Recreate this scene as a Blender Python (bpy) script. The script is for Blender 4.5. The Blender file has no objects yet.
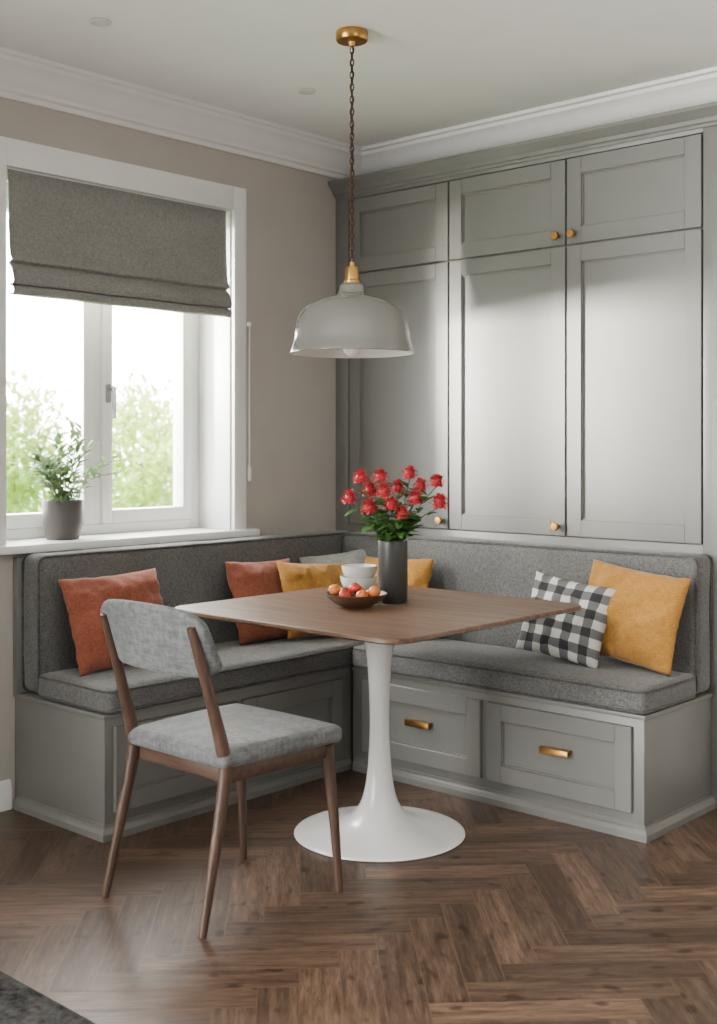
import bpy, bmesh, math, random
from mathutils import Vector, Matrix, noise
random.seed(7)
S = bpy.context.scene
COL = S.collection
WP = {}
V = Vector

# ------------------------------------------------------------------ materials
def newmat(name):
    m = bpy.data.materials.new(name); m.use_nodes = True
    nt = m.node_tree; b = nt.nodes['Principled BSDF']
    return m, nt, b
def c4(c): return (c[0], c[1], c[2], 1)
def coords(nt, kind='Object', scale=(1, 1, 1), rot=(0, 0, 0)):
    tc = nt.nodes.new('ShaderNodeTexCoord'); mp = nt.nodes.new('ShaderNodeMapping')
    mp.inputs['Scale'].default_value = scale; mp.inputs['Rotation'].default_value = rot
    nt.links.new(tc.outputs[kind], mp.inputs[0]); return mp.outputs[0]
def ramp(nt, fac, stops):
    r = nt.nodes.new('ShaderNodeValToRGB'); e = r.color_ramp.elements
    e[0].position, e[0].color = stops[0][0], c4(stops[0][1])
    e[1].position, e[1].color = stops[-1][0], c4(stops[-1][1])
    for p, c in stops[1:-1]:
        x = e.new(p); x.color = c4(c)
    nt.links.new(fac, r.inputs[0]); return r.outputs[0]
def mixc(nt, a, b, fac, mode='MIX'):
    m = nt.nodes.new('ShaderNodeMix'); m.data_type = 'RGBA'; m.blend_type = mode
    for s, v in ((m.inputs[6], a), (m.inputs[7], b), (m.inputs[0], fac)):
        if hasattr(v, 'links'): nt.links.new(v, s)
        elif isinstance(v, (int, float)): s.default_value = v
        else: s.default_value = c4(v)
    return m.outputs[2]
def bump(nt, b, h, strength=.3, dist=.002):
    n = nt.nodes.new('ShaderNodeBump'); n.inputs['Strength'].default_value = strength
    n.inputs['Distance'].default_value = dist
    nt.links.new(h, n.inputs['Height']); nt.links.new(n.outputs[0], b.inputs['Normal'])
def noise_tex(nt, vec, scale, detail=3, rough=.5):
    n = nt.nodes.new('ShaderNodeTexNoise'); n.inputs['Scale'].default_value = scale
    n.inputs['Detail'].default_value = detail; n.inputs['Roughness'].default_value = rough
    nt.links.new(vec, n.inputs['Vector']); return n.outputs[0]
def paint(name, col, rough=.5, var=.04, metallic=0, bs=.05, scale=6, coat=0):
    m, nt, b = newmat(name)
    v = coords(nt); n = noise_tex(nt, v, scale)
    lo = tuple(x * (1 - var) for x in col); hi = tuple(min(1, x * (1 + var)) for x in col)
    nt.links.new(ramp(nt, n, [(.3, lo), (.7, hi)]), b.inputs['Base Color'])
    b.inputs['Roughness'].default_value = rough; b.inputs['Metallic'].default_value = metallic
    b.inputs['Coat Weight'].default_value = coat
    n2 = noise_tex(nt, v, 180, 2); bump(nt, b, n2, bs, .001)
    return m
def fabric(name, lo, hi, scale=170, bs=.5, sheen=.2, blotch=.1):
    m, nt, b = newmat(name)
    a = noise_tex(nt, coords(nt, scale=(1, 1, .25)), scale, 2, .7)
    c = noise_tex(nt, coords(nt, scale=(.25, .25, 1)), scale, 2, .7)
    mx = nt.nodes.new('ShaderNodeMath'); mx.operation = 'ADD'
    nt.links.new(a, mx.inputs[0]); nt.links.new(c, mx.inputs[1])
    hf = nt.nodes.new('ShaderNodeMath'); hf.operation = 'MULTIPLY'; hf.inputs[1].default_value = .5
    nt.links.new(mx.outputs[0], hf.inputs[0])
    col = ramp(nt, hf.outputs[0], [(.38, lo), (.62, hi)])
    bl = noise_tex(nt, coords(nt), 5, 3)
    col = mixc(nt, col, ramp(nt, bl, [(.3, (1 - blotch * 2,) * 3), (.7, (1, 1, 1))]), 1.0, 'MULTIPLY')
    nt.links.new(col, b.inputs['Base Color'])
    b.inputs['Roughness'].default_value = .95; b.inputs['Sheen Weight'].default_value = sheen
    b.inputs['Specular IOR Level'].default_value = .15
    bump(nt, b, hf.outputs[0], bs, .003); return m
def wood(name, lo, hi, axis='X', scale=1.0, rough=.45, kind='Object'):
    m, nt, b = newmat(name)
    sc = {'X': (1.2, 14, 14), 'Y': (14, 1.2, 14), 'Z': (14, 14, 1.2)}[axis]
    v = coords(nt, kind, tuple(s * scale for s in sc))
    a = noise_tex(nt, v, 3.0, 6, .65)
    f = noise_tex(nt, v, 14, 3, .6)
    col = ramp(nt, a, [(.32, lo), (.5, tuple((p + q) / 2 for p, q in zip(lo, hi))), (.68, hi)])
    col = mixc(nt, col, ramp(nt, f, [(.35, (.7, .66, .62)), (.6, (1, 1, 1))]), .7, 'MULTIPLY')
    nt.links.new(col, b.inputs['Base Color']); b.inputs['Roughness'].default_value = rough
    bump(nt, b, f, .12, .001); return m

M_wall = paint('wall_plaster', (.465, .43, .395), .9, .03)
M_ceil = paint('ceiling_paint', (.84, .835, .82), .9, .02)
M_white = paint('white_gloss_paint', (.86, .86, .85), .4, .01)
M_rim = paint('spot_rim', (.62, .62, .61), .5, .01)
M_cab = paint('grey_cabinet_paint', (.163, .161, .150), .40, .03)
M_brass = paint('brushed_brass', (.52, .29, .085), .3, .05, metallic=1)
M_bench = fabric('grey_woven_fabric', (.088, .087, .085), (.195, .193, .188), scale=280, bs=.35)
M_pipe = fabric('grey_piping', (.055, .055, .053), (.115, .115, .112))
M_blind = fabric('blind_linen', (.195, .19, .18), (.315, .308, .293), scale=240, bs=.2, blotch=.04)
M_rust = fabric('rust_linen', (.215, .060, .035), (.33, .105, .060), scale=220, bs=.3)
M_yel = fabric('mustard_linen', (.36, .165, .030), (.50, .25, .055), scale=220, bs=.3)
M_pale = fabric('pale_grey_linen', (.32, .32, .31), (.46, .46, .45), bs=.3)
M_chair = fabric('chair_grey_velvet', (.105, .11, .112), (.20, .205, .207), scale=90, bs=.14, sheen=.2, blotch=.16)
M_rug = fabric('rug_weave', (.012, .012, .012), (.08, .078, .075), scale=45, bs=1, sheen=0)
M_walnut = wood('walnut_leg', (.042, .022, .014), (.105, .058, .037), 'Z')
M_walnutx = wood('walnut_rail', (.042, .022, .014), (.105, .058, .037), 'X')
M_table = wood('oak_table', (.062, .032, .017), (.205, .116, .066), 'X', rough=.46)
M_tulip = paint('white_lacquer', (.80, .80, .79), .22, .01, coat=.4, bs=0)
M_shade = paint('pendant_enamel', (.165, .162, .148), .18, .01, coat=.9, bs=0)
M_shadein = paint('pendant_inner', (.7, .68, .64), .5, .01, bs=0)
M_chain = paint('bronze_chain', (.07, .04, .025), .4, .1, metallic=.8)
M_steel = paint('handle_metal', (.3, .3, .3), .3, .05, metallic=1)
M_vase = paint('charcoal_vase', (.06, .06, .058), .42, .1, metallic=.5)
M_pot = paint('taupe_pot', (.085, .075, .07), .5, .15)
M_soil = paint('soil', (.04, .025, .015), .95, .3)
M_ceram = paint('white_ceramic', (.72, .72, .70), .25, .01, coat=.3, bs=0)
M_woodbowl = wood('dark_wood_bowl', (.06, .028, .015), (.15, .07, .04), 'X', 2)
def leafmat(name, lo, hi, tr=.3):
    m, nt, b = newmat(name)
    n = noise_tex(nt, coords(nt), 9, 2)
    nt.links.new(ramp(nt, n, [(.35, lo), (.65, hi)]), b.inputs['Base Color'])
    b.inputs['Roughness'].default_value = .5
    t = nt.nodes.new('ShaderNodeBsdfTranslucent'); t.inputs[0].default_value = c4(hi)
    mx = nt.nodes.new('ShaderNodeMixShader'); mx.inputs[0].default_value = tr
    out = nt.nodes['Material Output']
    nt.links.new(b.outputs[0], mx.inputs[1]); nt.links.new(t.outputs[0], mx.inputs[2])
    nt.links.new(mx.outputs[0], out.inputs[0]); return m
M_leaf = leafmat('plant_leaf', (.06, .12, .045), (.16, .25, .10))
M_leaf2 = leafmat('bouquet_leaf', (.03, .10, .02), (.11, .25, .06))
M_tree = leafmat('tree_leaf', (.20, .36, .05), (.50, .64, .17), .5)
M_petal = leafmat('red_petal', (.36, .008, .016), (.64, .05, .065), .1)
M_bark = paint('bark', (.16, .11, .07), .9, .2)
M_grass = paint('grass', (.22, .36, .12), .95, .2)
M_fruit = [paint('fruit_red', (.45, .03, .018), .3, .3, scale=25), paint('fruit_orange', (.60, .18, .04), .35, .2, scale=25)]
def glassmat():
    m, nt, b = newmat('window_glass'); nt.nodes.remove(b)
    t = nt.nodes.new('ShaderNodeBsdfTransparent'); g = nt.nodes.new('ShaderNodeBsdfGlossy')
    g.inputs['Roughness'].default_value = .02
    mx = nt.nodes.new('ShaderNodeMixShader'); mx.inputs[0].default_value = .05
    nt.links.new(t.outputs[0], mx.inputs[1]); nt.links.new(g.outputs[0], mx.inputs[2])
    nt.links.new(mx.outputs[0], nt.nodes['Material Output'].inputs[0]); return m
M_glass = glassmat()
def bulbmat():
    m, nt, b = newmat('frosted_bulb')
    n = noise_tex(nt, coords(nt), 20); nt.links.new(ramp(nt, n, [(0, (.88, .85, .78)), (1, (.92, .9, .84))]), b.inputs['Base Color'])
    b.inputs['Roughness'].default_value = .3; return m
M_bulb = bulbmat()
def ginghammat():
    m, nt, b = newmat('gingham_check')
    tc = nt.nodes.new('ShaderNodeTexCoord'); sp = nt.nodes.new('ShaderNodeSeparateXYZ')
    nt.links.new(tc.outputs['UV'], sp.inputs[0]); st = []
    for i in (0, 1):
        a = nt.nodes.new('ShaderNodeMath'); a.operation = 'MULTIPLY'; a.inputs[1].default_value = 4.5
        f = nt.nodes.new('ShaderNodeMath'); f.operation = 'FRACT'
        g = nt.nodes.new('ShaderNodeMath'); g.operation = 'GREATER_THAN'; g.inputs[1].default_value = .5
        nt.links.new(sp.outputs[i], a.inputs[0]); nt.links.new(a.outputs[0], f.inputs[0]); nt.links.new(f.outputs[0], g.inputs[0]); st.append(g.outputs[0])
    s = nt.nodes.new('ShaderNodeMath'); s.operation = 'ADD'; nt.links.new(st[0], s.inputs[0]); nt.links.new(st[1], s.inputs[1])
    h = nt.nodes.new('ShaderNodeMath'); h.operation = 'MULTIPLY'; h.inputs[1].default_value = .5; nt.links.new(s.outputs[0], h.inputs[0])
    col = ramp(nt, h.outputs[0], [(0, (.60, .59, .56)), (.5, (.14, .14, .14)), (1, (.028, .028, .03))])
    nt.links.new(col, b.inputs['Base Color']); b.inputs['Roughness'].default_value = .95
    bump(nt, b, noise_tex(nt, coords(nt), 200), .3, .002); return m
M_ging = ginghammat()
def floormat():
    m, nt, b = newmat('herringbone_oak')
    uv = coords(nt, 'UV', (1, 1, 1))
    at = nt.nodes.new('ShaderNodeAttribute'); at.attribute_name = 'plank'
    sx = nt.nodes.new('ShaderNodeSeparateXYZ'); nt.links.new(at.outputs['Color'], sx.inputs[0])
    vm = nt.nodes.new('ShaderNodeVectorMath'); vm.operation = 'MULTIPLY'; vm.inputs[1].default_value = (2.2, 26, 1); nt.links.new(uv, vm.inputs[0])
    ad = nt.nodes.new('ShaderNodeVectorMath'); ad.operation = 'ADD'; nt.links.new(vm.outputs[0], ad.inputs[0])
    sc = nt.nodes.new('ShaderNodeVectorMath'); sc.operation = 'SCALE'; sc.inputs['Scale'].default_value = 40; nt.links.new(at.outputs['Color'], sc.inputs[0]); nt.links.new(sc.outputs[0], ad.inputs[1])
    g = noise_tex(nt, ad.outputs[0], 2.2, 7, .65)
    f = noise_tex(nt, ad.outputs[0], 9, 3, .6)
    col = ramp(nt, g, [(.28, (.038, .021, .013)), (.5, (.100, .061, .040)), (.74, (.185, .120, .082))])
    tone = ramp(nt, sx.outputs[0], [(0, (.60, .59, .57)), (.5, (.94, .93, .92)), (1, (1.42, 1.40, 1.38))])
    col = mixc(nt, col, tone, 1.0, 'MULTIPLY')
    col = mixc(nt, col, ramp(nt, f, [(.35, (.5, .46, .42)), (.55, (1, 1, 1))]), .85, 'MULTIPLY')
    kn = noise_tex(nt, coords(nt, 'UV', (9, 14, 1)), 1.3, 1)
    col = mixc(nt, col, ramp(nt, kn, [(.64, (1, 1, 1)), (.72, (.30, .23, .19))]), .9, 'MULTIPLY')
    nt.links.new(col, b.inputs['Base Color']); b.inputs['Roughness'].default_value = .37
    bump(nt, b, f, .2, .001); return m
M_floor = floormat()
M_gap = paint('floor_gap', (.006, .004, .003), .8, .1)

# ------------------------------------------------------------------ helpers
def empty(name, loc, label=None, cat=None, kind=None, group=None, parent=None):
    o = bpy.data.objects.new(name, None); o.empty_display_size = .05
    COL.objects.link(o); WP[o] = V(loc); o.location = V(loc)
    if parent: o.parent = parent; o.location = V(loc) - WP[parent]
    tag(o, label, cat, kind, group); return o
def tag(o, label=None, cat=None, kind=None, group=None):
    if label: o['label'] = label
    if cat: o['category'] = cat
    if kind: o['kind'] = kind
    if group: o['group'] = group
def mk(name, bm, mats, parent=None, label=None, cat=None, kind=None, group=None, smooth=True, angle=35, base=False, solid=0):
    if not isinstance(mats, (list, tuple)): mats = [mats]
    xs = [v.co for v in bm.verts]
    lo = V((min(c.x for c in xs), min(c.y for c in xs), min(c.z for c in xs)))
    hi = V((max(c.x for c in xs), max(c.y for c in xs), max(c.z for c in xs)))
    c = (lo + hi) / 2
    if base: c.z = lo.z
    for v in bm.verts: v.co -= c
    me = bpy.data.meshes.new(name); bm.to_mesh(me); bm.free()
    for m in mats: me.materials.append(m)
    if smooth:
        for p in me.polygons: p.use_smooth = True
        me.set_sharp_from_angle(angle=math.radians(angle))
    o = bpy.data.objects.new(name, me); COL.objects.link(o); WP[o] = c
    o.location = c - (WP[parent] if parent else V((0, 0, 0)))
    if parent: o.parent = parent
    tag(o, label, cat, kind, group)
    if solid:
        s = o.modifiers.new('s', 'SOLIDIFY'); s.thickness = solid
    return o
def join(bm, other, mi=None):
    me = bpy.data.meshes.new('t'); other.to_mesh(me); other.free()
    n0 = len(bm.faces); bm.from_mesh(me); bpy.data.meshes.remove(me)
    if mi is not None:
        bm.faces.ensure_lookup_table()
        for i in range(n0, len(bm.faces)): bm.faces[i].material_index = mi
def boxb(lo, hi, bev=.0, seg=2):
    bm = bmesh.new(); lo, hi = V(lo), V(hi)
    bmesh.ops.create_cube(bm, size=1)
    for v in bm.verts:
        v.co = V([lo[i] + (v.co[i] + .5) * (hi[i] - lo[i]) for i in range(3)])
    if bev: bmesh.ops.bevel(bm, geom=bm.edges[:], offset=bev, segments=seg, affect='EDGES', profile=.5)
    return bm
def boxes(lst, bev=0):
    bm = bmesh.new()
    for lo, hi in lst: join(bm, boxb(lo, hi, bev))
    return bm
def lathe(prof, center=(0, 0, 0), seg=48, closed_caps=True):
    bm = bmesh.new(); rings = []
    for r, z in prof:
        if r < 1e-6: rings.append([bm.verts.new((0, 0, z))])
        else: rings.append([bm.verts.new((r * math.cos(2 * math.pi * i / seg), r * math.sin(2 * math.pi * i / seg), z)) for i in range(seg)])
    for a, b in zip(rings, rings[1:]):
        for i in range(seg):
            j = (i + 1) % seg
            if len(a) == 1 and len(b) == 1: continue
            if len(a) == 1: bm.faces.new((a[0], b[j], b[i]))
            elif len(b) == 1: bm.faces.new((a[i], a[j], b[0]))
            else: bm.faces.new((a[i], a[j], b[j], b[i]))
    bmesh.ops.recalc_face_normals(bm, faces=bm.faces)
    for v in bm.verts: v.co += V(center)
    return bm
def tube(pts, rad, seg=10, cap=True, smooth_n=0, closed=False):
    pts = [V(p) for p in pts]
    if not isinstance(rad, (list, tuple)): rad = [rad] * len(pts)
    if smooth_n:
        np, nr = [], []; n = len(pts)
        rng = n if closed else n - 1
        for i in range(rng):
            if closed: p = [pts[(i + k - 1) % n] for k in range(4)]
            else: p = [pts[max(0, i - 1)], pts[i], pts[i + 1], pts[min(n - 1, i + 2)]]
            for k in range(smooth_n):
                t = k / smooth_n
                np.append(.5 * ((2 * p[1]) + (-p[0] + p[2]) * t + (2 * p[0] - 5 * p[1] + 4 * p[2] - p[3]) * t * t + (-p[0] + 3 * p[1] - 3 * p[2] + p[3]) * t ** 3))
                nr.append(rad[i] * (1 - t) + rad[(i + 1) % n] * t)
        if not closed: np.append(pts[-1]); nr.append(rad[-1])
        pts, rad = np, nr
    bm = bmesh.new(); rings = []; n = len(pts); up = None
    for i, p in enumerate(pts):
        if closed: d = (pts[(i + 1) % n] - pts[i - 1]).normalized()
        else: d = (pts[min(n - 1, i + 1)] - pts[max(0, i - 1)]).normalized()
        if up is None:
            up = V((0, 0, 1)) if abs(d.z) < .9 else V((1, 0, 0))
        a = (up - d * up.dot(d)).normalized(); up = a; b = d.cross(a)
        rings.append([bm.verts.new(p + (a * math.cos(2 * math.pi * k / seg) + b * math.sin(2 * math.pi * k / seg)) * rad[i]) for k in range(seg)])
    rr = list(zip(rings, rings[1:]))
    if closed: rr.append((rings[-1], rings[0]))
    for a, b in rr:
        for k in range(seg): bm.faces.new((a[k], a[(k + 1) % seg], b[(k + 1) % seg], b[k]))
    if cap and not closed:
        bm.faces.new(rings[0][::-1]); bm.faces.new(rings[-1])
    bmesh.ops.recalc_face_normals(bm, faces=bm.faces)
    return bm
def softbox(lo, hi, r, crown=(0, 0), n=12, wob=0.0, seed=0):
    lo, hi = V(lo), V(hi); c = (lo + hi) / 2; h = (hi - lo) / 2
    def axis(hh):
        rr = min(r, hh * .98); a = [-hh, -hh + rr * .15, -hh + rr * .4, -hh + rr * .7, -hh + rr]
        m = n if hh > .12 else 3
        mid = [(-hh + rr) + (2 * (hh - rr)) * k / m for k in range(1, m)]
        return a + mid + [-x for x in a[::-1]]
    ax = [axis(h[i]) for i in range(3)]
    bm = bmesh.new()
    for d in range(3):
        u, w = (d + 1) % 3, (d + 2) % 3
        for s in (-1, 1):
            g = []
            for a in ax[u]:
                row = []
                for b in ax[w]:
                    p = V((0, 0, 0)); p[d] = s * h[d]; p[u] = a; p[w] = b; row.append(bm.verts.new(p))
                g.append(row)
            for i in range(len(g) - 1):
                for j in range(len(g[0]) - 1):
                    bm.faces.new((g[i][j], g[i + 1][j], g[i + 1][j + 1], g[i][j + 1]))
    bmesh.ops.remove_doubles(bm, verts=bm.verts, dist=1e-5)
    bmesh.ops.recalc_face_normals(bm, faces=bm.faces)
    for v in bm.verts:
        p = v.co.copy(); inner = V([max(-(h[i] - min(r, h[i] * .98)), min(h[i] - min(r, h[i] * .98), p[i])) for i in range(3)])
        d = p - inner
        if d.length > 0: p = inner + d.normalized() * r
        f = [max(0, 1 - (p[i] / h[i]) ** 2) for i in range(3)]
        p.z += crown[0] * (f[0] * f[1]) ** .5 * min(1, abs(p.z) / h[2]) if p.z > 0 else 0
        if wob: p += noise.noise_vector((p + V((seed, 0, 0))) * 6) * wob
        v.co = c + p
    return bm
def rrect(cx, cy, hx, hy, r, z, seg=6):
    pts = []
    for sx, sy, a0 in ((1, 1, 0), (-1, 1, 90), (-1, -1, 180), (1, -1, 270)):
        for k in range(seg + 1):
            a = math.radians(a0 + 90 * k / seg)
            pts.append(V((cx + sx * (hx - r) + r * math.cos(a), cy + sy * (hy - r) + r * math.sin(a), z)))
    return pts
def loft(loops, cap=True):
    bm = bmesh.new(); rs = [[bm.verts.new(p) for p in l] for l in loops]
    for a, b in zip(rs, rs[1:]):
        n = len(a)
        for i in range(n): bm.faces.new((a[i], a[(i + 1) % n], b[(i + 1) % n], b[i]))
    if cap: bm.faces.new(rs[0][::-1]); bm.faces.new(rs[-1])
    bmesh.ops.recalc_face_normals(bm, faces=bm.faces); return bm
def sweep_profile(paths):
    bm = bmesh.new(); g = [[bm.verts.new(p) for p in row] for row in paths]
    for i in range(len(g) - 1):
        for j in range(len(g[0]) - 1):
            bm.faces.new((g[i][j], g[i + 1][j], g[i + 1][j + 1], g[i][j + 1]))
    bm.faces.new([r[0] for r in g]); bm.faces.new([r[-1] for r in g][::-1])
    bmesh.ops.recalc_face_normals(bm, faces=bm.faces); return bm
def xf(bm, M):
    bm.transform(M); return bm

H = 2.68; WB = .12; FACE = -.05; XE = 5.2; YE = -5.4

# ------------------------------------------------------------------ floor
W, Lm = .1, 5
bm = bmesh.new(); uvl = bm.loops.layers.uv.new('UVMap'); cl = bm.loops.layers.float_color.new('plank')
R45 = Matrix.Rotation(math.radians(45), 4, 'Z')
g = .0014
def plank(x0, y0, x1, y1, horiz):
    c = R45 @ V(((x0 + x1) / 2, (y0 + y1) / 2, 0))
    if not (-.6 < c.x < XE + .6 and YE - .6 < c.y < WB + .6): return
    q = [(x0 + g, y0 + g), (x1 - g, y0 + g), (x1 - g, y1 - g), (x0 + g, y1 - g)]
    vs = [bm.verts.new(R45 @ V((a, b, 0))) for a, b in q]
    f = bm.faces.new(vs); rv = random.random(); r2 = random.random(); ox = random.random() * 7; oy = random.random() * 7
    for l, (a, b) in zip(f.loops, q):
        l[uvl].uv = ((a - x0 + ox, b - y0 + oy) if horiz else (b - y0 + ox, a - x0 + oy)); l[cl] = (rv, r2, rv * r2, 1)
R = 85
for y in range(-R, R):
    for x in range(-R, R):
        if (x - y) % (2 * Lm) == 0: plank(x * W, y * W, (x + Lm) * W, (y + 1) * W, True)
        if (y - x - 1) % (2 * Lm) == 0: plank(x * W, y * W, (x + 1) * W, (y + Lm) * W, False)
for co, no in (((0, 0, 0), (-1, 0, 0)), ((XE, 0, 0), (1, 0, 0)), ((0, WB, 0), (0, 1, 0)), ((0, YE, 0), (0, -1, 0))):
    bmesh.ops.bisect_plane(bm, geom=bm.verts[:] + bm.edges[:] + bm.faces[:], plane_co=co, plane_no=no, clear_outer=True)
for f in bm.faces:
    if f.normal.z < 0: f.normal_flip()
join(bm, boxb((0, YE, -.1), (XE, WB, -.0012)), 1)
mk('floor', bm, [M_floor, M_gap], kind='structure', smooth=False, label='brown oak herringbone parquet floor', cat='floor')

# ------------------------------------------------------------------ walls, ceiling
OY0, OY1, OZ0, OZ1 = -1.78, -.697, .915, 2.30
bm = boxes([((-.3, YE, 0), (0, OY0, H)), ((-.3, OY1, 0), (0, WB + .15, H)), ((-.3, OY0, 0), (0, OY1, OZ0)), ((-.3, OY0, OZ1), (0, OY1, H))])
mk('wall_left', bm, M_wall, kind='structure', smooth=False, label='warm beige plaster wall with window opening', cat='wall')
mk('wall_back', boxb((0, WB, 0), (XE, WB + .15, H)), M_wall, kind='structure', smooth=False, label='warm beige plaster wall behind cabinets', cat='wall')
mk('ceiling', boxb((-.3, YE, H), (XE, WB + .15, H + .12)), M_ceil, kind='structure', smooth=False, label='off-white flat ceiling', cat='ceiling')
prof = [(0, H - .135), (.012, H - .135), (.016, H - .118), (.03, H - .112), (.034, H - .10), (.05, H - .085), (.062, H - .06), (.085, H - .04), (.10, H - .032), (.104, H - .018), (.118, H - .014), (.12, H), (0, H)]
rows = [[V((d, YE, z)), V((d, WB - d, z)), V((XE, WB - d, z))] for d, z in prof]
mk('trim_1', sweep_profile(rows), M_ceil, kind='structure', label='off-white moulded crown cornice', cat='crown moulding', angle=25)
pb = [(0, .0), (.016, 0), (.016, .075), (.012, .085), (.012, .095), (.006, .105), (0, .105)]
mk('baseboard_left', sweep_profile([[V((d, YE, z)), V((d, -1.755, z))] for d, z in pb]), M_white, kind='structure', label='white painted baseboard', cat='baseboard', angle=25)

# ------------------------------------------------------------------ window
casing = boxes([((0, OY0 - .09, OZ0 + .03), (.022, OY0, OZ1 + .10)), ((0, OY1, OZ0 + .03), (.022, OY1 + .068, OZ1 + .10)),
                ((0, OY0, OZ1), (.022, OY1, OZ1 + .10)),
                ((-.2, OY1 - .008, OZ0 + .03), (.001, OY1 + .0, OZ1)), ((-.2, OY0, OZ0 + .03), (.001, OY0 + .008, OZ1)), ((-.2, OY0, OZ1 - .008), (.001, OY1, OZ1))], .002)
mk('trim_2', casing, M_white, kind='structure', label='white painted window casing and lining', cat='window casing')
mk('trim_3', boxes([((-.22, OY0 + .001, OZ0), (.0, OY1 - .001, OZ0 + .03)), ((0, OY0 - .12, OZ0), (.055, OY1 + .118, OZ0 + .03))], .004), M_white, kind='structure', label='white painted window sill board', cat='window sill')
win = empty('window_1', (-.22, (OY0 + OY1) / 2, OZ0 + .03), 'white framed two-sash casement window', 'window', 'structure')
z0, z1 = OZ0 + .03, OZ1
def ring(y0, y1, za, zb, xa, xb, w, wb=None):
    wb = wb or w
    return [((xa, y0, za), (xb, y0 + w, zb)), ((xa, y1 - w, za), (xb, y1, zb)), ((xa, y0 + w, za), (xb, y1 - w, za + wb)), ((xa, y0 + w, zb - w), (xb, y1 - w, zb))]
YM = (OY0 + OY1) / 2
mk('window_frame', boxes(ring(OY0, OY1, z0, z1, -.27, -.2, .055, .04) + [((-.27, YM - .02, z0 + .04), (-.2, YM + .02, z1 - .055))], .004), M_white, win)
for (a, b) in ((OY0 + .055, YM - .02), (YM + .02, OY1 - .055)):
    sash = mk('window_sash', boxes(ring(a + .001, b - .001, z0 + .041, z1 - .056, -.26, -.188, .05, .055), .006), M_white, win)
    mk('glass_pane', boxb((-.232, a + .05, z0 + .09), (-.226, b - .05, z1 - .1)), M_glass, sash, smooth=False)
hy = YM + .045
bm = boxb((-.188, hy - .012, 1.475), (-.178, hy + .012, 1.55), .004)
join(bm, tube([(-.18, hy, 1.53), (-.155, hy, 1.53), (-.145, hy, 1.525), (-.145, hy + .002, 1.41)], [.009, .009, .009, .008], 10, True, 4))
mk('window_handle', bm, M_steel, win, label='brushed metal window handle')

# roman blind
rb = empty('roman_blind', (.02, YM, 1.845), 'grey linen roman shade folded at the bottom over window', 'window blind')
pf = [(.004, 2.292), (.006, 2.2), (.009, 2.1), (.013, 2.02), (.018, 1.985), (.028, 1.972), (.028, 1.966), (.010, 1.960), (.008, 1.955), (.024, 1.94), (.034, 1.92), (.040, 1.905), (.042, 1.893), (.038, 1.882), (.014, 1.880), (.014, 1.876), (.036, 1.870), (.043, 1.858), (.041, 1.847), (.032, 1.843), (.012, 1.848)]
bm = bmesh.new(); ny = 60; ya, yb = OY0 + .016, OY1 - .035; g2 = []
for j in range(ny + 1):
    y = ya + (yb - ya) * j / ny
    g2.append([bm.verts.new((x + .003 * noise.noise(V((y * 4, z * 6, 1))), y, z + (.003 * noise.noise(V((y * 5, 3, z * 2))) if z < 1.97 else 0))) for x, z in pf])
for j in range(ny):
    for i in range(len(pf) - 1): bm.faces.new((g2[j][i], g2[j + 1][i], g2[j + 1][i + 1], g2[j][i + 1]))
mk('shade_fabric', bm, M_blind, rb, solid=.004, angle=50)
mk('head_rail', boxb((-.05, ya, 2.255), (-.0, yb, 2.291), .002), M_white, rb)
cy = -.622
bm = tube([(.035, cy, 1.82), (.034, cy, 1.6), (.034, cy, 1.22)], .0026, 6)
join(bm, boxb((.022, cy - .006, 1.812), (.04, cy + .006, 1.83), .002))
join(bm, lathe([(0, 0), (.007, .002), (.008, .05), (.004, .07), (0, .072)], (.034, cy, 1.15), 12))
mk('pull_cord', bm, M_white, rb, label='thin white pull cord with weight')

# ------------------------------------------------------------------ tall cabinet
CX1 = 1.885
cab = empty('built_in_cabinet', (CX1 / 2, WB, 0), 'tall grey shaker cupboard wall with brass knobs above bench', 'cabinet')
dx = [.085, .665, 1.25, 1.825]
ZL0, ZL1, ZU0, ZU1 = .945, 2.087, 2.095, 2.432
bx = [((0.001, FACE + .02, 0.001), (CX1, WB - .001, 2.50))]
fr = FACE + .02
bx += [((0.001, FACE, 0.001), (.081, fr, 2.50)), ((1.829, FACE, 0.001), (CX1, fr, 2.50)), ((.081, FACE, ZU1 + .004), (1.829, fr, 2.50)), ((.081, FACE, .001), (1.829, fr, ZL0 - .004))]
mk('cabinet_body', boxes(bx, .0015), M_cab, cab)
cp = [(0, 2.452), (.008, 2.452), (.012, 2.462), (.02, 2.466), (.024, 2.48), (.04, 2.495), (.052, 2.508), (.052, 2.522), (0, 2.522)]
rows = [[V((.001, FACE - d, z)), V((CX1 + d, FACE - d, z)), V((CX1 + d, WB - .001, z))] for d, z in cp]
mk('cabinet_cornice', sweep_profile(rows), M_cab, cab, angle=25)
def shaker(w, h, t=.02, rail=.065, rec=.013):
    b = bmesh.new()
    for lo, hi in [((0, 0, 0), (rail, t, h)), ((w - rail, 0, 0), (w, t, h)), ((rail, 0, 0), (w - rail, t, rail)), ((rail, 0, h - rail), (w - rail, t, h))]:
        join(b, boxb(lo, hi, .0015, 1))
    join(b, boxb((rail - .002, rec, rail - .002), (w - rail + .002, t, h - rail + .002)))
    e = .006
    for lo, hi in [((rail, rec * .6, rail), (rail + e, rec, h - rail)), ((w - rail - e, rec * .6, rail), (w - rail, rec, h - rail)), ((rail, rec * .6, rail), (w - rail, rec, rail + e)), ((rail, rec * .6, h - rail - e), (w - rail, rec, h - rail))]:
        join(b, boxb(lo, hi))
    return b
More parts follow.
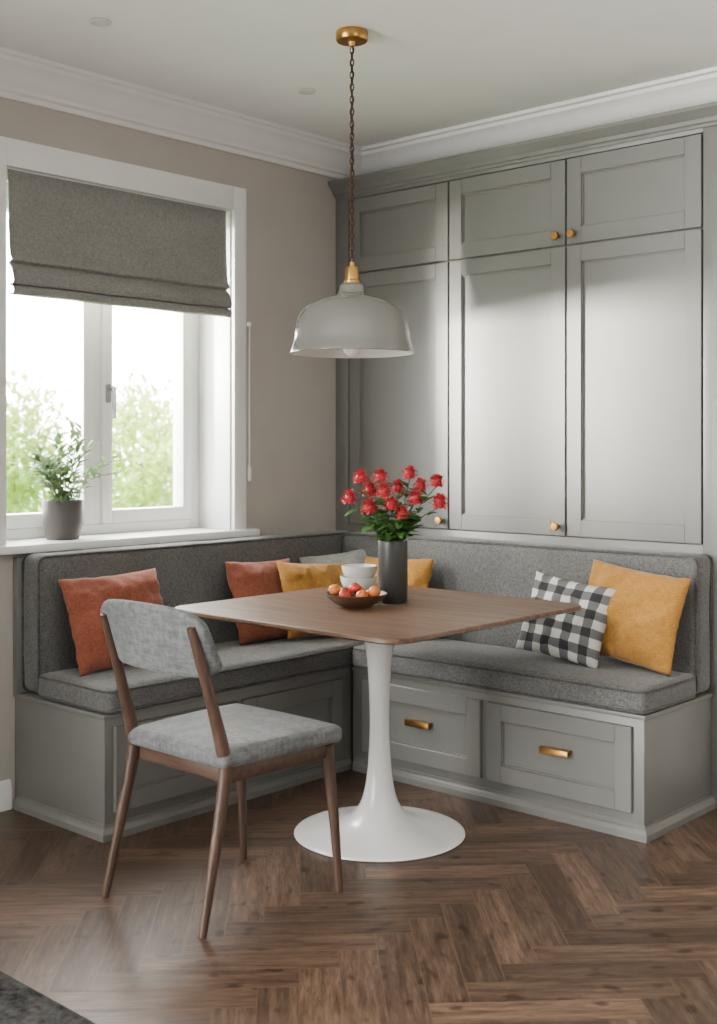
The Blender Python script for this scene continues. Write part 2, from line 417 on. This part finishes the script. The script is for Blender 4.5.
def knob(p, d):
    k = lathe([(0, 0), (.008, .0), (.007, .012), (.015, .017), (.0175, .024), (.015, .031), (0, .032)], seg=20)
    q = V((0, 0, 1)).rotation_difference(V(d)).to_matrix().to_4x4()
    return xf(k, Matrix.Translation(p) @ q)
for i in range(3):
    a, b = dx[i], dx[i + 1]
    for (za, zb) in ((ZL0, ZL1), (ZU0, ZU1)):
        d = mk('cabinet_door', xf(shaker(b - a - .008, zb - za), Matrix.Translation((a + .004, FACE - .001, za))), M_cab, cab, smooth=False)
        up = za > 2
        kx = None
        if i == 1: kx = b - .036
        if i == 2 and up: kx = a + .036
        if i == 0 and not up: kx = b - .036
        if kx: mk('door_knob', knob((kx, FACE - .001, za + .036), (0, -1, 0)), M_brass, d, label='round brass knob')

# ------------------------------------------------------------------ benches
BD = .555; SZ = .413
def pull(c):
    b = boxb((-.058, -.028, -.010), (.058, -.018, .013), .003)
    join(b, boxb((-.058, -.028, .009), (.058, 0, .014), .0015))
    join(b, boxb((-.048, -.02, -.006), (-.040, 0, .010), .001)); join(b, boxb((.040, -.02, -.006), (.048, 0, .010), .001))
    return b
rbn = empty('banquette_bench', ((BD + 1.85) / 2, -.3, 0), 'grey storage bench with brass pull drawers under cabinets', 'bench')
mk('bench_body', boxes([((.56, -BD + .012, 0.03), (1.862, FACE - .002, SZ - .016)), ((.56, -BD + .005, SZ - .016), (1.868, FACE - .002, SZ - .001))], .002), M_cab, rbn)
pl = [(0, .0), (.018, 0), (.018, .022), (.012, .034), (.004, .04), (.004, .05), (0, .05)]
yb0 = -BD + .012
mk('bench_plinth', sweep_profile([[V((BD + .02, yb0 - d, z)), V((1.862 + d, yb0 - d, z)), V((1.862 + d, FACE - .002, z))] for d, z in pl]), M_cab, rbn, angle=25)
for a, b in ((.625, 1.205), (1.235, 1.822)):
    d = mk('drawer', xf(shaker(b - a, .285, .018, .062, .015), Matrix.Translation((a, yb0 - .0165, .085))), M_cab, rbn, smooth=False)
    mk('drawer_handle', xf(pull(0), Matrix.Translation(((a + b) / 2, yb0 - .003, .236))), M_brass, d, label='brass bar drawer pull')
lbn = empty('banquette_bench', (.28, -.9, 0), 'grey panelled storage bench built under window', 'bench')
LY = -1.735
mk('bench_body', boxes([((0.0015, LY, .03), (BD - .012, FACE - .002, SZ - .016)), ((0.0015, LY - .006, SZ - .016), (BD - .005, FACE - .002, SZ - .001)), ((.0015, LY - .008, SZ - .01), (.03, FACE - .003, .90))], .002), M_cab, lbn)
xb0 = BD - .012
mk('bench_plinth', sweep_profile([[V((.018, LY - d, z)), V((xb0 + d, LY - d, z)), V((xb0 + d, yb0 + 0, z))] for d, z in pl]), M_cab, lbn, angle=25)
RZ = Matrix.Rotation(math.radians(90), 4, 'Z')
for a, b in ((-1.70, -1.16), (-1.13, -.60)):
    mk('bench_panel', xf(shaker(b - a, .285, .018, .062, .015), Matrix.Translation((xb0 + .0165, a, .085)) @ RZ), M_cab, lbn, smooth=False)

def cushion(name, lo, hi, r, crown, label, mat=M_bench, seed=0):
    root = empty(name, ((lo[0] + hi[0]) / 2, (lo[1] + hi[1]) / 2, lo[2]), label, 'cushion')
    mk('cushion_cover', softbox(lo, hi, r, (crown, 0), n=24, wob=.005, seed=seed), mat, root, angle=180)
    return root
STOP = .510
def piping(root, loop):
    mk('piping', tube(loop, .0055, 6, closed=True), M_pipe, root, angle=180)
c1 = cushion('seat_cushion', (.145, LY - .002, SZ), (BD + .012, -.06, STOP - .012), .024, .016, 'grey woven bench seat cushion under window', seed=3)
for zz in (STOP - .021, SZ + .010):
    piping(c1, rrect((.145 + BD + .012) / 2, (LY - .062) / 2, (BD + .012 - .145) / 2 - .003, (-.06 - LY) / 2 - .002, .03, zz))
c2 = cushion('seat_cushion', (BD + .014, -BD - .012, SZ), (1.872, -.178, STOP - .012), .024, .016, 'grey woven bench seat cushion along cabinets', seed=9)
for zz in (STOP - .021, SZ + .010):
    piping(c2, rrect((BD + .014 + 1.872) / 2, (-BD - .012 - .178) / 2, (1.872 - BD - .014) / 2 - .003, (BD + .012 - .178) / 2 - .003, .03, zz))
b1 = cushion('backrest_cushion', (.031, LY + .006, SZ + .004), (.143, -.06, .912), .032, .004, 'long grey woven backrest cushion below window sill', seed=5)
b2 = cushion('backrest_cushion', (.146, -.172, SZ + .004), (1.868, FACE - .003, .912), .032, .004, 'long grey woven backrest cushion against cabinet', seed=6)
l = rrect((LY + .006 - .06) / 2, (SZ + .912) / 2, (-.06 - LY - .006) / 2 - .006, (.912 - SZ) / 2 - .006, .03, 0)
piping(b1, [V((.137, p.x, p.y)) for p in l]); piping(b1, [V((.037, p.x, p.y)) for p in l])
l = rrect((.146 + 1.868) / 2, (SZ + .912) / 2, (1.868 - .146) / 2 - .006, (.912 - SZ) / 2 - .006, .03, 0)
piping(b2, [V((p.x, -.166, p.y)) for p in l]); piping(b2, [V((p.x, -.059, p.y)) for p in l])

# ------------------------------------------------------------------ pillows
def pillow(mat, size, T, x, y, az, tilt, roll, label, seed, zrest=STOP - .006, h=None):
    n = 32; bm = bmesh.new(); uvl = bm.loops.layers.uv.new('UVMap'); s = size / 2; hh = (h or size) / 2
    gr = {}
    for side in (1, -1):
        for i in range(n + 1):
            for j in range(n + 1):
                u = -1 + 2 * i / n; v = -1 + 2 * j / n
                edge = i in (0, n) or j in (0, n)
                if side == -1 and edge: gr[(-1, i, j)] = gr[(1, i, j)]; continue
                t = T * ((1 - abs(u) ** 2.6) * (1 - abs(v) ** 2.6)) ** .55
                px = s * u * (1 - .055 * (1 - v * v)); py = hh * v * (1 - .055 * (1 - u * u))
                w = noise.noise(V((u * 2.2 + seed, v * 2.2, side))) * .018 * min(1, t / T * 3)
                w += noise.noise(V((u * 6 + seed, v * 6, side + 4))) * .008 * min(1, t / T * 3)
                e = .004 * noise.noise(V((u * 5 + seed, v * 5, 9)))
                gr[(side, i, j)] = bm.verts.new((px + e, py - e, side * t + w))
    for side in (1, -1):
        for i in range(n):
            for j in range(n):
                ids = [(i, j), (i + 1, j), (i + 1, j + 1), (i, j + 1)]
                if side == -1: ids = ids[::-1]
                f = bm.faces.new([gr[(side, a, b)] for a, b in ids])
                for lp, (a, b) in zip(f.loops, ids): lp[uvl].uv = (a / n, b / n)
    Mx = Matrix.Rotation(math.radians(az), 4, 'Z') @ Matrix.Rotation(math.radians(90 - tilt), 4, 'X') @ Matrix.Rotation(math.radians(roll), 4, 'Z')
    bm.transform(Mx); mz = min(v.co.z for v in bm.verts)
    bm.transform(Matrix.Translation((x, y, zrest - mz)))
    return mk('throw_pillow', bm, mat, label=label, cat='pillow', angle=180)
pillow(M_rust, .43, .065, .27, -1.475, 90, 20, 1, 'rust orange square pillow leaning on window bench backrest', 1, h=.35)
pillow(M_rust, .36, .055, .265, -.745, 90, 18, -2, 'rust orange pillow beside mustard pillow near corner', 2, h=.34)
pillow(M_yel, .35, .05, .375, -.55, 78, 22, -4, 'mustard yellow pillow overlapping rust pillow near corner', 3, h=.325)
pillow(M_pale, .34, .05, .27, -.29, 62, 16, 6, 'pale grey pillow in bench corner', 4, h=.33)
pillow(M_yel, .36, .055, .56, -.29, 4, 16, 2, 'mustard yellow pillow behind flower vase', 5, h=.335)
pillow(M_yel, .42, .055, 1.652, -.262, -4, 13, -6, 'large mustard yellow pillow behind gingham pillow', 6, h=.345)
pillow(M_ging, .335, .05, 1.435, -.345, 8, 19, -8, 'black and white gingham check pillow', 7, h=.30)

# ------------------------------------------------------------------ table
TX, TY, TZ = 1.15, -1.055, .76
tb = empty('dining_table', (TX, TY, 0), 'square walnut-top table on white tulip pedestal', 'table')
hs = .51
mk('table_top', loft([rrect(TX, TY, hs - .055, hs - .055, .06, TZ - .028), rrect(TX, TY, hs - .012, hs - .012, .075, TZ - .017), rrect(TX, TY, hs, hs, .08, TZ - .012), rrect(TX, TY, hs, hs, .08, TZ - .003), rrect(TX, TY, hs - .003, hs - .003, .078, TZ)]), M_table, tb, angle=30)
pr = [(0, 0), (.283, 0), (.287, .004), (.283, .009), (.26, .014), (.2, .024), (.14, .040), (.095, .064), (.066, .10), (.050, .15), (.040, .22), (.034, .32), (.033, .40), (.035, .48), (.040, .56), (.048, .63), (.062, .69), (.085, .722), (.12, .73), (.12, TZ - .0285), (0, TZ - .0285)]
def smoothprof(p, k=4):
    out = []
    for i in range(len(p) - 1):
        q = [p[max(0, i - 1)], p[i], p[i + 1], p[min(len(p) - 1, i + 2)]]
        for s in range(k):
            t = s / k
            out.append(tuple(.5 * (2 * q[1][c] + (-q[0][c] + q[2][c]) * t + (2 * q[0][c] - 5 * q[1][c] + 4 * q[2][c] - q[3][c]) * t * t + (-q[0][c] + 3 * q[1][c] - 3 * q[2][c] + q[3][c]) * t ** 3) for c in (0, 1)))
    out.append(p[-1]); return out
core = smoothprof(pr[2:18])
mk('pedestal', lathe([pr[0], pr[1]] + core + pr[18:], (1.165, -1.07, .0005), 72), M_tulip, tb, angle=50)

# ------------------------------------------------------------------ pendant
PX, PY = 1.12, -1.158
pn = empty('pendant_lamp', (PX, PY, H), 'grey enamel dome pendant with brass fittings on chain', 'ceiling lamp')
mk('canopy', lathe([(0, H - .001), (.052, H - .001), (.054, H - .006), (.054, H - .028), (.050, H - .034), (.012, H - .036), (.009, H - .05), (0, H - .05)], (PX, PY, 0), 40), M_brass, pn)
bm = bmesh.new(); zt = H - .05; k = 0; zb = 1.905
while zt > zb:
    a = k % 2 * math.pi / 2 + .4; lp = []
    for i in range(14):
        t = 2 * math.pi * i / 14
        lp.append(V((PX + .0065 * math.cos(t) * math.cos(a), PY + .0065 * math.cos(t) * math.sin(a), zt - .013 + .0135 * math.sin(t))))
    join(bm, tube(lp, .0021, 6, closed=True)); zt -= .0205; k += 1
mk('chain', bm, M_chain, pn, angle=180)
bm = tube([(PX + .004 * math.sin(i * 1.3), PY + .004 * math.cos(i * 1.3), H - .05 - (H - .05 - 1.9) * i / 40) for i in range(41)], .0022, 6)
mk('lamp_cord', bm, M_chain, pn, angle=180)
mk('lamp_cap', lathe([(0, 1.912), (.008, 1.912), (.009, 1.898), (.020, 1.896), (.023, 1.89), (.023, 1.853), (.026, 1.850), (.026, 1.842), (0, 1.842)], (PX, PY, 0), 32), M_brass, pn)
sp = [(.022, 1.842), (.036, 1.838), (.042, 1.83), (.044, 1.815), (.05, 1.805), (.066, 1.799), (.10, 1.791), (.135, 1.776), (.163, 1.754), (.181, 1.722), (.189, 1.685), (.194, 1.65), (.203, 1.622), (.207, 1.608)]
sp = smoothprof(sp, 3)
o = mk('lamp_shade', lathe(sp, (PX, PY, 0), 72), [M_shade, M_shadein], pn, angle=180)
sm = o.modifiers.new('s', 'SOLIDIFY'); sm.thickness = .003; sm.offset = -1; sm.material_offset = 1; sm.material_offset_rim = 0
mk('bulb', lathe([(0, 1.597), (.012, 1.599), (.026, 1.611), (.032, 1.63), (.028, 1.655), (.016, 1.685), (.014, 1.74), (0, 1.742)], (PX, PY, 0), 24), M_bulb, pn, angle=180)
mk('bulb_socket', lathe([(0, 1.735), (.019, 1.735), (.019, 1.80), (0, 1.80)], (PX, PY, 0), 20), M_chain, pn)
for (x, y) in ((.578, -1.778), (.545, -.79)):
    mk('ceiling_spotlight', lathe([(0, H - .001), (.034, H - .001), (.036, H - .004), (.034, H - .007), (.026, H - .008), (.024, H - .003), (0, H - .003)], (x, y, 0), 32), M_rim, label='small white recessed ceiling spotlight', cat='spotlight', group='recessed ceiling spots')

# ------------------------------------------------------------------ chair
ch = empty('dining_chair', (1.19, -1.79, 0), 'walnut dining chair with grey upholstered seat and curved backrest', 'chair')
for sx, s, sp_ in ((.985, -1, .035), (1.385, 1, -.006)):
    pts = [(sx + s * sp_, -2.025, 0.001), (sx + s * sp_ * .5, -1.983, .22), (sx, -1.95, .41), (sx, -1.955, .47), (sx - s * .004, -1.99, .60), (sx - s * .01, -2.06, .825)]
    mk('leg', tube(pts, [.011, .0155, .020, .020, .0165, .012], 12, True, 5), M_walnut, ch, angle=60)
for sx, s, sp_ in ((1.005, -1, -.008), (1.39, 1, .035)):
    pts = [(sx + s * sp_, -1.545, 0.001), (sx + s * sp_ * .5, -1.55, .22), (sx, -1.558, .40), (sx, -1.56, .432)]
    mk('leg', tube(pts, [.011, .0155, .020, .020], 12, True, 5), M_walnut, ch, angle=60)
def beam(a, b, hgt, wid):
    a, b = V(a), V(b); d = b - a; Lg = d.length
    bb = boxb((0, -wid / 2, -hgt / 2), (Lg, wid / 2, hgt / 2), .004)
    return xf(bb, Matrix.Translation(a) @ Matrix.Rotation(math.atan2(d.y, d.x), 4, 'Z'))
bm = beam((.99, -1.94, .413), (1.002, -1.56, .413), .042, .02)
join(bm, beam((1.383, -1.94, .413), (1.39, -1.56, .413), .042, .02))
join(bm, beam((1.0, -1.56, .413), (1.39, -1.56, .413), .042, .02)); join(bm, beam((.99, -1.935, .413), (1.385, -1.935, .413), .042, .02))
mk('seat_frame', bm, M_walnutx, ch)
bm = softbox((.955, -1.975, .434), (1.43, -1.525, .483), .021, (.014, 0), n=14)
for v in bm.verts:
    k = (-1.525 - v.co.y) / .45; v.co.x = 1.1925 + (v.co.x - 1.1925) * (1 - .10 * k)
mk('seat', bm, M_chair, ch, angle=180)
bm = softbox((-.225, -.017, -.098), (.225, .017, .098), .0165, n=18)
for v in bm.verts:
    x, y, z = v.co
    kx = abs(x) / .225
    z2 = z * (1 - .12 * kx ** 3)
    cut = max(0, kx - .72) / .28
    z2 *= (1 - (1 - math.sqrt(max(0, 1 - (cut * .85) ** 2))) * .75)
    v.co = V((1.18 + x, -2.008 + y - .05 * (1 - kx ** 2) - .30 * z, .768 + z2 + .012 * (1 - kx ** 2)))
mk('backrest', bm, M_chair, ch, angle=180)

# ------------------------------------------------------------------ rug
mk('rug', loft([rrect(1.1, -3.5, .85, 1.0, .03, .0005), rrect(1.1, -3.5, .85, 1.0, .03, .010), rrect(1.1, -3.5, .845, .995, .03, .013)]), M_rug, label='dark grey flat woven rug on floor', cat='rug')

# ------------------------------------------------------------------ foliage helpers
def leafgeo(bm, p, d, up, L, w, mi=0, droop=.15, clamp=None):
    d = d.normalized(); s = d.cross(up)
    if s.length < 1e-3: s = V((1, 0, 0))
    s.normalize(); n = s.cross(d)
    P = [p, p + d * L * .35 + s * w + n * .1 * L, p + d * L * .35 - s * w + n * .1 * L, p + d * L * .4 - n * 0.02 * L, p + d * L * .72 + s * w * .75 - n * droop * L * .3, p + d * L * .72 - s * w * .75 - n * droop * L * .3, p + d * L - n * droop * L]
    if clamp and any(not clamp(q) for q in P): return
    v = [bm.verts.new(q) for q in P]
    for ids in ((0, 3, 1), (0, 2, 3), (1, 3, 6, 4), (3, 2, 5, 6)):
        f = bm.faces.new([v[i] for i in ids]); f.material_index = mi
def rnd(a, b): return random.uniform(a, b)

VX, VY = 1.123, -.952
mk('flower_vase', lathe([(0, 0), (.048, 0), (.051, .004), (.051, .21), (.0505, .214), (.047, .214), (.047, .01), (0, .01)], (VX, VY, TZ), 48), M_vase, label='tall charcoal cylindrical vase on table', cat='vase', angle=40)
def bloom(c, r):
    bm = bmesh.new(); nl = 9
    for layer in range(nl):
        th = layer / (nl - 1); cnt = 5 + int(9 * math.sin(th * 2.2 + .2))
        for k in range(cnt):
            a = 2 * math.pi * k / cnt + layer * 1.1 + rnd(-.12, .12); el = math.radians(84 - 116 * th + rnd(-9, 9))
            d = V((math.cos(a) * math.cos(el), math.sin(a) * math.cos(el), math.sin(el)))
            t = V((-math.sin(a), math.cos(a), 0)); n = d.cross(t)
            R0 = r * rnd(.78, 1.18); w = r * .15
            P = [c + d * r * .2, c + d * R0 * .7 + t * w, c + d * R0 * .7 - t * w, c + d * R0 + t * w * .8 - n * r * .12, c + d * R0 * .93 - n * r * .02, c + d * R0 - t * w * .8 - n * r * .12]
            v = [bm.verts.new(q) for q in P]
            bm.faces.new((v[0], v[1], v[4])); bm.faces.new((v[0], v[4], v[2])); bm.faces.new((v[1], v[3], v[4])); bm.faces.new((v[4], v[5], v[2]))
    join(bm, xf(lathe([(0, -.8), (.55, -.6), (.8, 0), (.6, .55), (0, .8)], seg=12), Matrix.Translation(c) @ Matrix.Scale(r * .78, 4)))
    return bm
fwd = V((-.6717, .7408, 0)); rgt = V((.7408, .6717, 0))
fl = [(-43, 498, 0), (-32, 478, .02), (-24, 508, -.05), (-12, 477, 0.04), (-9, 492, -.04), (-2, 505, -.06), (17, 474, .03), (22, 499, -.02), (28, 486, .05), (47, 503, 0), (44, 482, .02), (-22, 491, .05), (6, 488, .06), (9, 514, -.05)]
for u, v, dd in fl:
    dep = 4.1 + dd
    c = V((VX, VY, 0)) + rgt * ((u) / 1187 * dep) + fwd * dd; c.z = 1.3 - (v - 446) / 1187 * dep
    root = empty('red_flower', (VX, VY, TZ + .012), 'red bloom on green stem standing in charcoal vase', 'flower', group='red flowers in the vase')
    mk('bloom', bloom(c, .0305 + rnd(-.003, .003)), M_petal, root, smooth=False)
    ra = V((c.x - VX, c.y - VY, 0)); rr = min(.03, ra.length * .4); top = V((VX, VY, TZ + .21)) + (ra.normalized() * rr)
    b0 = V((VX, VY, TZ + .015)) - ra.normalized() * .02
    mid = (top + c) / 2 + V((0, 0, .015))
    mk('stem', tube([b0, top, mid, c - V((0, 0, .015))], .0017, 6, True, 4), M_leaf2, root, angle=180)
    bm = bmesh.new()
    for q in range(15):
        t = rnd(.1, .85) if q < 10 else rnd(0, .35); p = top.lerp(c, t); a = rnd(0, 6.28)
        d = V((math.cos(a), math.sin(a), rnd(-.2, .8))); leafgeo(bm, p, d, V((0, 0, 1)), rnd(.045, .078), rnd(.011, .018))
    mk('leaf_cluster', bm, M_leaf2, root, angle=180, kind='stuff')

BX, BY = 1.109, -1.126
mk('fruit_bowl', lathe([(0, 0), (.045, 0), (.05, .004), (.075, .015), (.098, .034), (.106, .046), (.103, .047), (.094, .036), (.07, .02), (.04, .010), (0, .009)], (BX, BY, TZ), 48), M_woodbowl, label='shallow dark wooden bowl holding fruit on table', cat='bowl')
fp = [(-.05, 0, .043, 0), (-.01, -.045, .043, 0), (.045, -.02, .043, 1), (.035, .04, .043, 0), (-.02, .045, .043, 1), (-.005, 0, .062, 0), (.07, .015, .056, 1), (-.065, -.035, .055, 1)]
for x, y, z, mi in fp:
    r = .021
    bm = lathe([(0, r * .78), (r * .25, r * .88), (r * .6, r * .75), (r * .93, r * .3), (r, -.05 * r), (r * .85, -.5 * r), (r * .45, -.85 * r), (0, -.8 * r)], seg=20)
    xf(bm, Matrix.Translation((BX + x, BY + y, TZ + z)) @ Matrix.Rotation(rnd(-.5, .5), 4, 'X'))
    rt = empty('apple', (BX + x, BY + y, TZ + z - r), 'small %s apple in wooden bowl' % ('red' if mi == 0 else 'orange-yellow'), 'fruit', group='fruit in the bowl')
    mk('apple_flesh', bm, M_fruit[mi], rt, angle=180)
    mk('apple_stem', tube([(BX + x, BY + y, TZ + z + r * .75), (BX + x + .003, BY + y, TZ + z + r * 1.15)], .001, 5), M_bark, rt)
for q, (z, r) in enumerate(((0, .068), (.040, .066))):
    mk('ceramic_bowl', lathe([(0, 0), (r * .5, 0), (r * .52, .006), (r * .8, .02), (r * .96, .042), (r, .062), (r - .004, .062), (r * .9, .042), (r * .72, .022), (r * .4, .010), (0, .009)], (.862 + q * .004, -.84, TZ + z), 40), M_ceram, label='white ceramic bowl stacked %s on table' % ('beneath another' if q == 0 else 'on another'), cat='bowl', group='stacked white bowls')

# ------------------------------------------------------------------ potted plant on sill
QX, QY, QZ = -.085, -1.475, OZ0 + .03
pp = empty('potted_plant', (QX, QY, QZ), 'leafy green plant in taupe pot on window sill', 'plant')
mk('plant_pot', lathe([(0, 0), (.058, 0), (.062, .004), (.074, .06), (.078, .145), (.077, .149), (.071, .149), (.068, .13), (0, .13)], (QX, QY, QZ), 40), M_pot, pp)
mk('soil', lathe([(0, .136), (.04, .137), (.0675, .131), (.0675, .12), (0, .12)], (QX, QY, QZ), 24), M_soil, pp)
bm = bmesh.new(); bs = bmesh.new()
inside = lambda q: q.x > -.17 and (q.y > OY0 + .025 or q.x > .03)
for k in range(34):
    a = rnd(0, 6.28); rch = rnd(.04, .26); hgt = rnd(.02, .32) * (1.2 - rch * 2.4)
    dx_, dy_ = math.cos(a) * rch, math.sin(a) * rch
    dx_ = max(-.06, dx_)
    p0 = V((QX + dx_ * .15, QY + dy_ * .15, QZ + .13)); p3 = V((QX + dx_, QY + dy_, QZ + .13 + hgt)); p1 = p0.lerp(p3, .45) + V((0, 0, .04))
    P = [p0, p1, p3]; join(bs, tube(P, [.0018, .0015, .0008], 5, True, 3))
    for q in range(11):
        t = .25 + .75 * q / 10; p = (p0.lerp(p1, t * 2) if t < .5 else p1.lerp(p3, t * 2 - 1))
        aa = rnd(0, 6.28); d = (p3 - p1).normalized() * .8 + V((math.cos(aa), math.sin(aa), rnd(-.1, .5)))
        leafgeo(bm, p, d, V((0, 0, 1)), rnd(.04, .07), rnd(.008, .013), clamp=inside)
mk('foliage', bm, M_leaf, pp, angle=180, kind='stuff'); mk('stems', bs, M_leaf, pp, angle=180, kind='stuff')

# ------------------------------------------------------------------ garden
mk('garden_ground', boxb((-30, -14, -.5), (-.32, 22, -.4)), M_grass, kind='stuff', label='pale green lawn outside window', cat='lawn', smooth=False)
for tx, ty, tr, th in ((-6, .9, .72, 1.15), (-6.9, 2.45, .66, 1.35), (-5.6, 3.6, .66, .85), (-7.2, 4.3, .74, 1.2), (-8.8, 1.8, .75, 1.2), (-9.4, 3.75, .72, 1.1), (-9.0, 5.6, .85, 1.45)):
    tr_root = empty('garden_tree', (tx, ty, -.4), 'pale green leafy garden tree outside window', 'tree', group='garden trees')
    mk('tree_trunk', tube([(tx, ty, -.4), (tx + .05, ty, .4), (tx, ty + .05, 1.2)], [.07, .05, .02], 8), M_bark, tr_root, angle=180)
    bm = bmesh.new()
    for k in range(2400):
        d = V((random.gauss(0, 1), random.gauss(0, 1), random.gauss(0, 1))).normalized(); r = tr * rnd(.4, 1) * (1 + .45 * noise.noise(d * 2.3 + V((tx, ty, 0))))
        p = V((tx, ty, th)) + V((d.x * r, d.y * r, d.z * r * 1.15 - .15))
        dd = (d + V((rnd(-1, 1), rnd(-1, 1), rnd(-1, 1)))).normalized()
        leafgeo(bm, p, dd, V((0, 0, 1)), rnd(.07, .13), rnd(.02, .035))
    mk('tree_foliage', bm, M_tree, tr_root, angle=180, kind='stuff')

# ------------------------------------------------------------------ world & lights
w = bpy.data.worlds.new('World'); S.world = w; w.use_nodes = True; nt = w.node_tree
bg = nt.nodes['Background']; tc = nt.nodes.new('ShaderNodeTexCoord'); sx = nt.nodes.new('ShaderNodeSeparateXYZ')
nt.links.new(tc.outputs['Generated'], sx.inputs[0])
mr = nt.nodes.new('ShaderNodeMapRange'); mr.inputs[1].default_value = -.25; mr.inputs[2].default_value = .1; mr.inputs[3].default_value = 36; mr.inputs[4].default_value = .18
nt.links.new(sx.outputs[0], mr.inputs[0]); nt.links.new(mr.outputs[0], bg.inputs[1]); bg.inputs[0].default_value = (1, .985, .955, 1)
def area(name, loc, tgt, sx_, sy_, e, col=(1, 1, 1), spread=180):
    l = bpy.data.lights.new(name, 'AREA'); l.shape = 'RECTANGLE'; l.size = sx_; l.size_y = sy_; l.energy = e; l.color = col; l.spread = math.radians(spread)
    o = bpy.data.objects.new(name, l); COL.objects.link(o); o.location = loc
    o.rotation_euler = (V(tgt) - V(loc)).to_track_quat('-Z', 'Y').to_euler(); return o
area('garden_sun_glow', (-2.6, -3.6, 1.80), (1.45, -.05, 1.82), .7, .3, 62, (1, .94, .84), 24)
area('side_window_light', (5.0, -2.6, 1.7), (1.2, -.8, .9), 1.2, 1.2, 30, (1, .98, .95))

# ------------------------------------------------------------------ camera
cam = bpy.data.cameras.new('Camera'); co = bpy.data.objects.new('Camera', cam); COL.objects.link(co)
co.location = (3.79, -4.07, 1.3); co.rotation_euler = (math.radians(90), 0, math.radians(42.2))
cam.sensor_fit = 'VERTICAL'; cam.sensor_height = 36; cam.lens = 36 * 1187 / 1024; cam.shift_y = -66 / 1024
cam.clip_start = .05; cam.clip_end = 200
cam.dof.use_dof = True; cam.dof.focus_distance = 3.9; cam.dof.aperture_fstop = 3.5
S.camera = co
